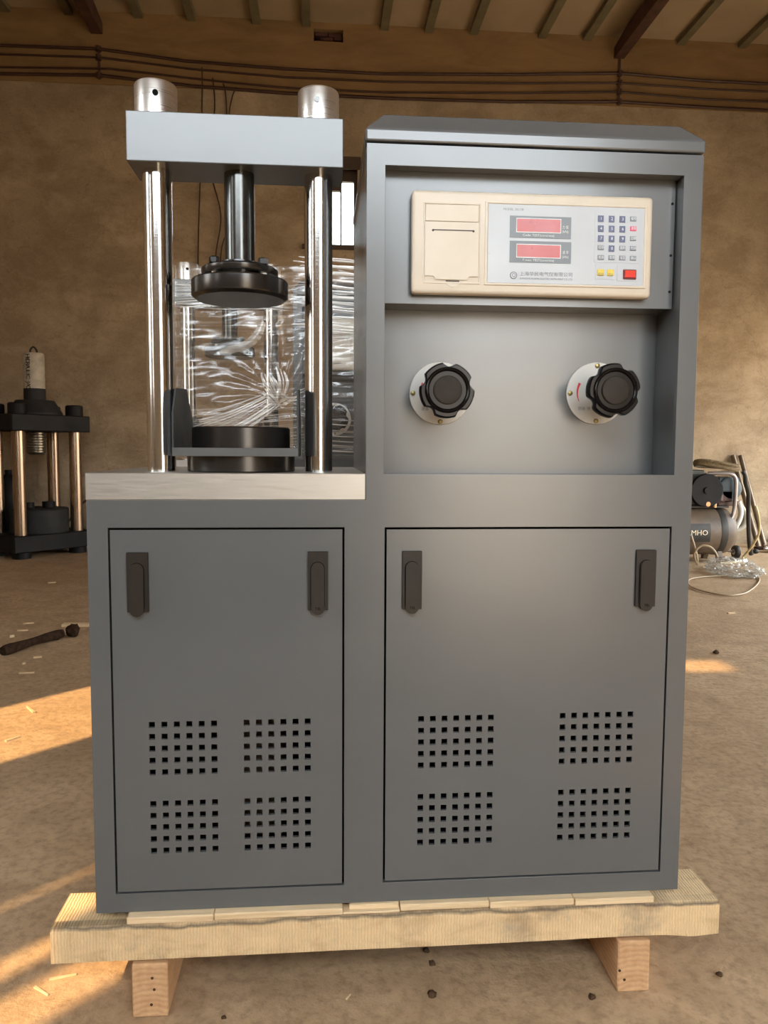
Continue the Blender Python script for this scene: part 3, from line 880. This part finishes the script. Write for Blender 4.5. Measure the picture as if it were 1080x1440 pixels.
# ================================================================ PALLET
def make_pallet():
    root = thing('timber_pallet', (0, 0, 0), 'rough sawn timber pallet of heavy beams on sleepers under the front machine', 'pallet')
    ztop = Z0 - .012; zbot = .0965
    def beam(y0, y1, seed):
        bm = BM()
        n = 60
        x0, x1 = -.0680, 1.0670
        rings = []
        for i in range(n + 1):
            x = x0 + (x1 - x0) * i / n
            w = lambda s, a: a * mnoise.noise(Vector((x * 4, s, seed)))
            bow = .004 if x > .93 else 0
            ring = [(x, y0 + w(1, .002), zbot + w(2, .003) - (.004 * math.exp(-((x - 1.02) / .03) ** 2))), (x, y0 + w(1, .002), ztop - .005 + w(3, .0015)),
                    (x, y0 + .006, ztop + w(3, .001)), (x, y1 + w(4, .003), ztop + w(5, .001)), (x, y1 + w(4, .003), zbot + w(6, .003))]
            rings.append([bm.verts.new(p) for p in ring])
        for a, b in zip(rings, rings[1:]):
            for k in range(5): bm.faces.new((a[k], a[(k + 1) % 5], b[(k + 1) % 5], b[k]))
        bm.faces.new(rings[0][::-1]); bm.faces.new(rings[-1])
        return bm
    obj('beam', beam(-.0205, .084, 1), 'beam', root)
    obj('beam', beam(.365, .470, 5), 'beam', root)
    for k, (x0, x1) in enumerate(((.0620, .1200), (.8850, .9415))):
        s = obj('sleeper', bx(0, x1 - x0, 0, .52, 0, zbot - .004), 'sleeper', root, bevel=.002)
        s.location = (x0, -.0265, 0)
        holes = ((.033, .068), (.036, .048), (.031, .022)) if k == 0 else ((.003, .040), (.012, .023))
        for hx_, hz_ in holes:
            obj('nail_hole', cyl(BM(), (x0 + hx_, -.0271, hz_), .0025, .0008, 'y', 10), 'clod', root)
    # packing strips between the front beam and the machine
    for x0, x1, y0, y1, z0, z1 in ((.053, .194, -.0165, .04, 0, .0118), (.195, .409, -.0150, .045, 0, .0118), (.409, .506, -.0150, .010, .0, .0045),
                                   (.507, .660, -.0115, .05, .0, .0118), (.661, .808, -.0150, .05, 0, .0118), (.809, .949, -.0185, .055, 0, .0118), (.42, .505, -.006, .06, .0, .0118)):
        obj('packing_strip', bx(x0, x1, y0, y1, ztop + .0002 + z0, ztop + z1), 'shim', root, bevel=.0012)
    for x0, x1 in ((.06, .30), (.55, .93)):
        obj('packing_strip', bx(x0, x1, .38, .455, ztop + .0002, ztop + .0118), 'shim', root, bevel=.0012)
    return root
pallet = make_pallet()
pal2 = copy_tree(pallet)
pal2.location = (-.160, 1.275, .004)
pal2['label'] = 'timber pallet under the film-wrapped machine behind'
for ch in children(pal2):
    if ch.name.startswith('sleeper'): pass

# ================================================================ OLD TEST RIG AT THE BACK WALL, LEFT
def make_rig():
    root = thing('test_rig', (-2.13, 5.90, 0), 'black four-column press frame with a dirty white hydraulic cylinder, by the back wall left', 'press', rz=math.radians(50))
    a, b = .267, .175            # column half spacing
    for x in (-1, 1):
        for y in (-1, 1):
            obj('column', cyl(BM(), (x * a, y * b, .19), .052, .93, 'z', 28), 'rod', root, smooth=40)
            obj('column_nut', lathe(BM(), [(.075, 0), (.075, .085), (.066, .095)], (x * a, y * b, 1.2280), 'z', 20), 'rig_black', root, smooth=35)
            obj('foot', cyl(BM(), (x * a, y * b, 0), .075, .055, 'z', 20), 'rig_black', root, smooth=40)
    obj('bottom_plate', bx(-a - .11, a + .11, -b - .09, b + .09, .055, .200), 'rig_black', root, bevel=.008)
    obj('top_plate', bx(-a - .10, a + .10, -b - .09, b + .09, 1.085, 1.228), 'rig_black', root, bevel=.008)
    obj('cylinder_flange', lathe(BM(), [(.225, 0), (.225, .02), (.160, .13), (.10, .132)], (0, 0, 1.228), 'z', 40), 'rig_grey', root, smooth=30)
    jk = obj('hydraulic_cylinder', lathe(BM(), [(.088, 0), (.088, .40), (.080, .41)], (0, 0, 1.360), 'z', 40), 'dirty_white', root, smooth=40)
    obj('cylinder_foot_ring', lathe(BM(), [(.0905, 0), (.0905, .10)], (0, 0, 1.361), 'z', 40), 'rig_grey', jk, smooth=40)
    obj('lifting_eye', tube(BM(), smooth_path([(-.03, 0, 1.769), (-.028, 0, 1.80), (0, 0, 1.825), (.028, 0, 1.80), (.03, 0, 1.769)], 4), .008), 'rig_grey', jk, smooth=60)
    # stencilled letters run up the cylinder
    for k, chx in enumerate('HYDRAULIC JACK'):
        if chx == ' ': continue
        ang = math.radians(-155)
        px, py = .0895 * math.cos(ang), .0895 * math.sin(ang)
        o = lettering(chx, 0, 0, 0, .055, 'dark', jk)
        nrm = Vector((math.cos(ang), math.sin(ang), 0)); upv = Vector((0, 0, 1)); right = upv.cross(nrm)
        # letters turned on their side, reading upwards
        X, Y = -upv, right
        o.matrix_local = Matrix(((X.x, Y.x, nrm.x, px), (X.y, Y.y, nrm.y, py), (X.z, Y.z, nrm.z, 1.738 - k * .0225), (0, 0, 0, 1)))
    prof = []
    for k in range(8):
        z = -.185 + k * .023
        prof += [(.074, z), (.082, z + .004), (.082, z + .017), (.074, z + .021)]
    obj('ram', lathe(BM(), [(.060, -.20)] + prof, (0, 0, 1.084), 'z', 36), 'ribbed', root, smooth=30)
    obj('lower_platen', lathe(BM(), [(.245, 0), (.245, .20), (.235, .21)], (.01, 0, .200), 'z', 48), 'rig_grey', root, smooth=30)
    for x, y, r, h in ((-.06, .05, .05, .05), (.09, -.02, .055, .055)):
        obj('spacer_block', lathe(BM(), [(r, 0), (r, h)], (x, y, .410), 'z', 16), 'rig_black', root, smooth=40)
    return root
make_rig()
tag(obj('gas_cylinder', lathe(BM(), [(.07, 0), (.075, .01), (.075, .60), (.05, .68), (.03, .70), (.03, .74)], (-2.50, 6.22, 0), 'z', 28), 'rig_black', smooth=40), 'slim dark upright cylinder between the press columns by the wall', 'cylinder')
bm = BM()
tube(bm, smooth_path([(-1.70, 6.30, .022), (-1.68, 6.32, .19), (-1.60, 6.32, .33), (-1.52, 6.32, .20), (-1.55, 6.28, .022)], 6), .022)
tag(obj('cable_loop', bm, 'hose_black', smooth=60), 'dark cable loop standing at the wall right of the press', 'cable')
bm = BM()
tube(bm, smooth_path([(-2.0, 6.33, .25), (-1.9, 6.34, .40), (-1.72, 6.34, .50), (-1.50, 6.34, .44), (-1.3, 6.34, .1), (-1.28, 6.3, .012)], 6), .010)
tag(obj('thin_cable', bm, 'wire', smooth=60), 'thin brown cable curving up the wall right of the press', 'cable')

# ================================================================ COMPRESSOR AT THE BACK WALL, RIGHT
def make_compressor():
    root = thing('air_compressor', (3.60, 5.2, 0), 'dusty belt-driven air compressor with a horizontal tan tank and blue motor, right of the machine', 'compressor')
    # tank axis along x; the right end is a dome
    tk = obj('tank', lathe(BM(), [(.03, -.72), (.13, -.69), (.195, -.62), (.205, -.56), (.205, .18), (.195, .245), (.15, .30), (.08, .33), (.02, .338)], (0, 0, .262), 'x', 48), 'tank', root, smooth=50)
    obj('tank_band', lathe(BM(), [(.2075, 0), (.2085, .006), (.2085, .05), (.2075, .056)], (.135, 0, .262), 'x', 48), 'tank_dark', tk, smooth=40)
    # black label with cream letters on the front of the shell
    bm = BM()
    seg = []
    for q in range(9):
        a = math.radians(158 + q * 5.5)
        seg.append((.2062 * math.cos(a), .262 + .2062 * math.sin(a)))
    rows = [[bm.verts.new((x, p, z)) for p, z in seg] for x in (-.40, .035)]
    for k in range(8): bm.faces.new((rows[0][k], rows[0][k + 1], rows[1][k + 1], rows[1][k]))
    obj('tank_label', bm, 'tank_dark', tk)
    lettering('AMHO', -.085, .262, -.2078, .062, 'cream_letter', tk, fit=.19)
    for x in (-.45, .16):
        obj('tank_foot', prism(BM(), [(-.16, 0), (-.12, 0), (-.08, .075), (.08, .075), (.12, 0), (.16, 0), (.16, .03), (.12, .115), (-.12, .115), (-.16, .03)], 'x', x - .02, x + .02), 'tank', root)
    wh = obj('wheel', lathe(BM(), [(.03, -.02), (.055, -.018), (.060, -.01), (.060, .01), (.055, .018), (.03, .02)], (.43, .10, .060), 'x', 24), 'hose_black', root, smooth=40)
    obj('wheel_hub', lathe(BM(), [(.022, -.024), (.022, .024)], (.43, .10, .060), 'x', 16), 'silver', wh, smooth=40)
    obj('axle_bracket', tube(BM(), [(.20, .06, .10), (.43, .10, .060)], .012), 'tank', root)
    obj('deck', bx(-.45, .24, -.10, .12, .466, .480), 'tank_dark', root)
    # pump with finned head and flywheel, motor with fan cover
    pm = obj('pump_block', bx(-.20, .05, -.08, .10, .480, .62), 'green_head', root, bevel=.012)
    for k in range(5):
        obj('cooling_fin', bx(-.19, .04, -.09, .11, .635 + k * .028, .650 + k * .028), 'green_head', pm, bevel=.003)
    obj('pump_head', bx(-.18, .03, -.075, .095, .60, .785), 'green_head', pm, bevel=.008)
    fw = obj('flywheel', lathe(BM(), [(.135, 0), (.140, .006), (.140, .034), (.135, .04), (.02, .04)], (.02, -.150, .615), 'y', 40), 'rig_black', root, smooth=40)
    obj('flywheel_hub', lathe(BM(), [(.03, -.014), (.03, .0)], (.02, -.150, .615), 'y', 20), 'rig_black', fw, smooth=40)
    mt = obj('motor', lathe(BM(), [(.08, -.10), (.100, -.09), (.104, -.06), (.104, .12), (.095, .14)], (.255, 0, .625), 'y', 36), 'blue_motor', root, smooth=40)
    obj('motor_box', bx(.16, .345, -.07, .07, .625, .722), 'blue_motor', mt, bevel=.012)
    obj('motor_base', bx(.16, .345, -.07, .10, .480, .520), 'maroon', root, bevel=.006)
    obj('air_pipe', tube(BM(), smooth_path([(.05, -.09, .755), (.14, -.12, .760), (.225, -.13, .755), (.272, -.13, .715), (.278, -.13, .60), (.272, -.13, .45), (.235, -.14, .372), (.15, -.15, .368)], 7), .017), 'pipe_grey', root, smooth=60)
    vl = obj('valve_body', cyl(BM(), (.10, -.12, .470), .020, .060, 'z', 16), 'copper', root, smooth=40)
    obj('valve_arm', tube(BM(), [(.02, -.12, .510), (.185, -.12, .525)], .012), 'maroon', vl)
    obj('valve_cap', cyl(BM(), (.145, -.12, .53), .028, .05, 'z', 16), 'maroon', vl, smooth=40)
    obj('gauge', lathe(BM(), [(.020, 0), (.022, .006), (.022, .02)], (.03, -.155, .500), 'y', 20), 'copper', vl, smooth=40)
    obj('pressure_switch', bx(.18, .27, -.10, -.02, .52, .61), 'maroon', root, bevel=.006)
    return root
comp = make_compressor()
def on_comp(o):
    o.parent = comp; o.location = (-3.60, -5.2, 0)
    return o

# coil of rope on the compressor, hoses, leaning tubes
bm = BM()
rnd = random.Random(5)
for k in range(7):
    pts = []
    for q in range(29):
        a = 2 * PI * q / 28
        pts.append((3.775 + (.19 + .012 * math.sin(k * 2.1)) * math.cos(a), 5.21 + (.075 + .008 * math.cos(k)) * math.sin(a), .808 + .006 * k + .010 * math.sin(a * 2 + k) - .02 * math.cos(a)))
    tube(bm, pts, .012, 6)
tag(obj('rope_coil', bm, 'coil', smooth=60), 'brown coil of rope lying on top of the compressor', 'rope')
bm = tube(BM(), smooth_path([(4.01, 5.2, .775), (4.03, 5.2, .735), (4.05, 5.22, .67), (4.10, 5.26, .58), (4.13, 5.3, .40), (4.16, 5.32, .16), (4.20, 5.35, .03)], 6), .020)
tag(obj('black_hose', bm, 'hose_black', smooth=60), 'thick black hose hanging down right of the compressor', 'hose')
for k, (xa, xb, r, lab) in enumerate(((4.505, 4.60, .026, 'left one of two brown steel tubes leaning on the back wall'), (4.585, 4.665, .024, 'right one of two brown steel tubes leaning on the back wall'))):
    bm = tube(BM(), [(xb + .06, 6.02, .014), (xa + .045, YB - .035, .905)], r, 14)
    tag(obj('leaning_tube', bm, 'pipe_rust', smooth=40), lab, 'tube')
bm = tube(BM(), smooth_path([(4.02, 5.0, .49), (4.05, 5.0, .40), (4.09, 5.05, .26), (4.09, 5.15, .13), (4.10, 5.30, .012), (3.98, 5.10, .011), (3.80, 4.98, .011), (3.70, 4.95, .011)], 7), .010)
tag(obj('yellow_hose', bm, 'hose_yellow', smooth=60), 'thin yellowish hose arching from the compressor to the floor', 'hose')
bm = tube(BM(), smooth_path([(3.42, 4.90, .25), (3.46, 4.88, .10), (3.47, 4.88, .012), (3.43, 4.86, .10), (3.48, 4.85, .17), (3.56, 4.84, .16), (3.61, 4.83, .09), (3.60, 4.84, .012), (3.52, 4.84, .011)], 7), .009)
tag(obj('pale_hose', bm, 'hose_pale', smooth=60), 'pale hose looping in front of the compressor tank', 'hose')
bm = tube(BM(), smooth_path([(4.13, 5.55, .50), (4.21, 5.55, .43), (4.25, 5.55, .32), (4.19, 5.55, .235), (4.08, 5.55, .235), (4.0, 5.55, .30)], 7), .027)
on_comp(obj('grey_hose', bm, 'hose_grey', smooth=60))
bm = tube(BM(), smooth_path([(4.12, 5.45, .50), (4.145, 5.45, .38), (4.10, 5.45, .26)], 6), .024)
on_comp(obj('pipe_bend', bm, 'dial', smooth=60))
bm = tube(BM(), smooth_path([(3.45, 4.35, .008), (3.22, 4.285, .009), (3.05, 4.16, .009), (2.93, 3.88, .008), (2.94, 3.68, .008), (3.01, 3.56, .008), (3.14, 3.60, .008), (3.27, 3.73, .008), (3.43, 3.93, .008), (3.58, 4.15, .008), (3.70, 4.40, .009), (3.72, 4.52, .009)], 7), .0055)
tag(obj('floor_hose', bm, 'hose_pale', smooth=60), 'thin clear hose lying in a wide ring on the floor', 'hose')
# clear bag, crumpled
bm = BM()
bmesh.ops.create_icosphere(bm, subdivisions=5, radius=1)
for v in bm.verts:
    c = v.co.copy()
    d = 1 + .35 * mnoise.noise(c * 2.6) + .22 * mnoise.noise(c * 6.5) + .10 * mnoise.noise(c * 14)
    v.co = Vector((c.x * .18 * d, c.y * .28 * d, max(-.030, c.z * .075 * d)))
bmesh.ops.rotate(bm, verts=bm.verts, matrix=Matrix.Rotation(-.3, 3, 'Z'))
bmesh.ops.translate(bm, verts=bm.verts, vec=(3.58, 4.50, .034))
tag(obj('plastic_bag', bm, 'bag', smooth=25), 'crumpled clear plastic bag on the floor in front of the compressor', 'bag')
# pile of sheeting and boards at the foot of the wall
for k, (x, y, z, sx, sy, sz, mt, lab) in enumerate(((5.02, 6.14, .070, .17, .12, .07, 'hose_grey', 'greyish crumpled sheet heap at the wall foot, right edge'),
                                                (4.66, 5.70, .040, .13, .07, .040, 'silver', 'silvery crumpled sheet lying in front of the grey heap'))):
    bm = BM()
    bmesh.ops.create_icosphere(bm, subdivisions=4, radius=1)
    for v in bm.verts:
        c = v.co.copy(); d = 1 + .4 * mnoise.noise(c * 2.2 + Vector((k * 5, 0, 0))) + .25 * mnoise.noise(c * 6)
        v.co = Vector((c.x * sx * d, c.y * sy * d, max(-sz, c.z * sz * d)))
    bmesh.ops.translate(bm, verts=bm.verts, vec=(x, y, z + .002))
    tag(obj('crumpled_sheet', bm, mt, smooth=30), lab, 'sheet')
tag(obj('floor_board', bx(4.56, 5.7, 5.87, 5.93, .0, .03), 'log', bevel=.004), 'long dark board lying on the floor by the wall, right edge', 'board')
bm = BM(); bmesh.ops.create_icosphere(bm, subdivisions=2, radius=.03); bmesh.ops.scale(bm, verts=bm.verts, vec=(1, 1, .8)); bmesh.ops.translate(bm, verts=bm.verts, vec=(4.40, 5.62, .024))
tag(obj('rubber_ball', bm, 'hose_black', smooth=60), 'small black ball on the floor right of the compressor wheel', 'ball')

# ================================================================ WIRES ON THE WALL
YW = YB - .03
wires = [
    ([(-3.2, 4.565), (-1.64, 4.582), (-.87, 4.510), (.05, 4.479), (.98, 4.474), (2.2, 4.520), (3.262, 4.578), (4.1, 4.545), (4.78, 4.542), (6.6, 4.53)], .013, 'topmost of the four dark cables strung along the back wall'),
    ([(-3.2, 4.487), (-1.64, 4.507), (-.80, 4.440), (.05, 4.405), (.98, 4.403), (2.2, 4.440), (3.264, 4.489), (4.1, 4.468), (4.78, 4.468), (6.6, 4.46)], .009, 'second from top of the four dark wall cables'),
    ([(-3.2, 4.362), (-1.54, 4.411), (-.62, 4.345), (.05, 4.310), (.98, 4.306), (2.2, 4.350), (3.266, 4.406), (4.1, 4.372), (4.78, 4.374), (6.6, 4.37)], .009, 'third from top of the four dark wall cables'),
    ([(-3.2, 4.305), (-1.645, 4.350), (-.80, 4.290), (.05, 4.262), (.98, 4.254), (2.2, 4.270), (3.256, 4.313), (4.1, 4.296), (4.78, 4.293), (6.6, 4.28)], .014, 'lowest and thickest of the four dark wall cables'),
]
def straightish(p, sag=0): return [Vector((x, YW, z)) for x, z in p]
for pts, r, lab in wires:
    o = obj('wall_cable', tube(BM(), straightish(pts), r, 6), 'wire', smooth=60)
    tag(o, lab, 'cable', 'cables strung along the back wall')
for i, (x, zz, lab) in enumerate(((-1.642, (4.582, 4.507, 4.350), 'left bracket of insulators that carries the wall cables'), (3.262, (4.578, 4.489, 4.406, 4.313), 'right bracket of insulators that carries the wall cables'))):
    br = thing('insulator_bracket', (x, YB - .02, zz[-1]), lab, 'bracket')
    top = zz[0] + (.14 if i else .03)
    obj('bracket_bar', bx(-.011, .011, -.001, .006, -.03, top - zz[-1]), 'wire', br)
    for z in zz:
        obj('insulator', lathe(BM(), [(.014, -.028), (.026, -.020), (.019, 0), (.026, .020), (.014, .028)], (0, -.009, z - zz[-1]), 'z', 14), 'wire', br, smooth=40)
drops = [([(-.712, 4.465), (-.715, 4.2), (-.735, 3.6), (-.765, 2.95), (-.776, 2.5)], 'leftmost of four thin wires hanging down the back wall'),
         ([(-.615, 4.375), (-.60, 4.1), (-.66, 3.75), (-.655, 3.55), (-.555, 3.15), (-.60, 2.8), (-.625, 2.5)], 'second from left of four thin hanging wall wires, kinked'),
         ([(-.52, 4.33), (-.50, 4.25), (-.49, 4.0), (-.50, 3.4), (-.47, 3.1), (-.55, 2.83), (-.57, 2.5)], 'third from left of four thin hanging wall wires'),
         ([(-.40, 4.30), (-.44, 4.21), (-.47, 4.0), (-.44, 3.5), (-.43, 2.9), (-.46, 2.5)], 'rightmost of four thin hanging wall wires')]
for pts, lab in drops:
    o = obj('hanging_wire', tube(BM(), smooth_path([(x, YB - .016, z) for x, z in pts], 5), .0065, 5), 'wire', smooth=60)
    tag(o, lab, 'wire', 'wires hanging down the back wall')

# ================================================================ BITS ON THE FLOOR
# dark stick with a knob end
bm = tube(BM(), smooth_path([(-1.06, 2.33, .022), (-1.02, 2.42, .024), (-.955, 2.56, .025), (-.905, 2.66, .024)], 5), lambda t: .021 + .005 * math.sin(t * 9) * .6, 10)
for v in bm.verts: v.co += v.co.normalized() * 0 + Vector((mnoise.noise(v.co * 30), mnoise.noise(v.co * 30 + Vector((9, 0, 0))), .6 * mnoise.noise(v.co * 30 + Vector((0, 9, 0))))) * .006
tag(obj('dark_stick', bm, 'log', smooth=50), 'dark bark-covered stick on the floor left of the machine', 'stick')
bm = BM(); bmesh.ops.create_icosphere(bm, subdivisions=3, radius=.034)
for v in bm.verts: v.co *= 1 + .35 * mnoise.noise(v.co * 50)
bmesh.ops.translate(bm, verts=bm.verts, vec=(-.862, 2.70, .028))
tag(obj('bark_lump', bm, 'log', smooth=40), 'dark bark lump at the far end of the dark stick', 'lump')
tag(obj('wood_plank', bx(-.985, -.845, 2.90, 2.945, 0, .016), 'chip', bevel=.002), 'flat pale wood slat on the floor beyond the dark stick', 'slat')
chips = [(-1.156, 2.834, .05, .012, .1, 'pale splinter left of the flat slat, nearer one of two'), (-1.188, 3.002, .055, .010, .3, 'pale splinter left of the flat slat, farther one of two'),
         (-1.157, 2.695, .022, .02, .4, 'whitish chip lying behind the dark stick'), (-.893, 2.289, .035, .012, .2, 'pale chip just in front of the dark stick'),
         (-.914, 2.185, .012, .012, .2, 'tiny pale crumb in front of the dark stick'), (-.850, 2.038, .06, .010, .05, 'long faint splinter before the upper sun stripe'),
         (-.665, 1.56, .085, .010, 2.2, 'long splinter standing out in the upper sun stripe'), (-.617, 1.271, .05, .009, .9, 'small splinter at the lower edge of the upper sun stripe'),
         (-.085, .085, .045, .0045, .25, 'thin pale splinter in the sun under the pallet corner'), (-.110, .050, .038, .0045, -.65, 'thin slanted splinter in the sun left of the pallet'),
         (.419, -.003, .014, .003, 1.0, 'tiny pale splinter on the floor below the middle of the pallet'), (-1.496, 4.306, .05, .012, .2, 'pale chip far back on the floor in front of the press'),
         (2.76, 3.04, .05, .012, .2, 'pale chip on the floor right of the machine below the hose ring')]
for x, y, ln, w, rz, lab in chips:
    bm = bx(-ln / 2, ln / 2, -w / 2, w / 2, 0, w * .6)
    for v in bm.verts:
        if v.co.x > 0: v.co.y *= .5
    bmesh.ops.rotate(bm, verts=bm.verts, matrix=Matrix.Rotation(rz, 3, 'Z'))
    tag(obj('wood_chip', bm, 'chip', loc=(x, y, 0)), lab, 'wood chip', 'wood chips on the floor')
clods = [(.57, .109, .006, 'dark clod nearest the pallet beam, middle of three in a row'), (.575, .072, .006, 'dark clod second from the pallet beam'),
         (.563, -.010, .0075, 'largest dark clod, below the middle of the pallet'), (.836, -.036, .006, 'dark clod left of the right sleeper'),
         (1.085, .003, .006, 'dark clod right of the right sleeper'), (.212, -.038, .004, 'dark clod right of the left sleeper'),
         (2.214, 2.172, .014, 'dark clod behind the small sun patch right of the machine'), (1.20, -.03, .005, 'dark clod in the lower right corner of the floor')]
for i, (x, y, r, lab) in enumerate(clods):
    bm = BM(); bmesh.ops.create_icosphere(bm, subdivisions=2, radius=r)
    for v in bm.verts: v.co *= 1 + .5 * mnoise.noise(v.co * (1.2 / r) + Vector((i * 3, 0, 0)))
    for v in bm.verts: v.co.z = max(v.co.z * .7, -r * .45)
    tag(obj('clod', bm, 'clod', loc=(x, y, r * .45), smooth=40), lab, 'clod', 'dark clods on the floor')
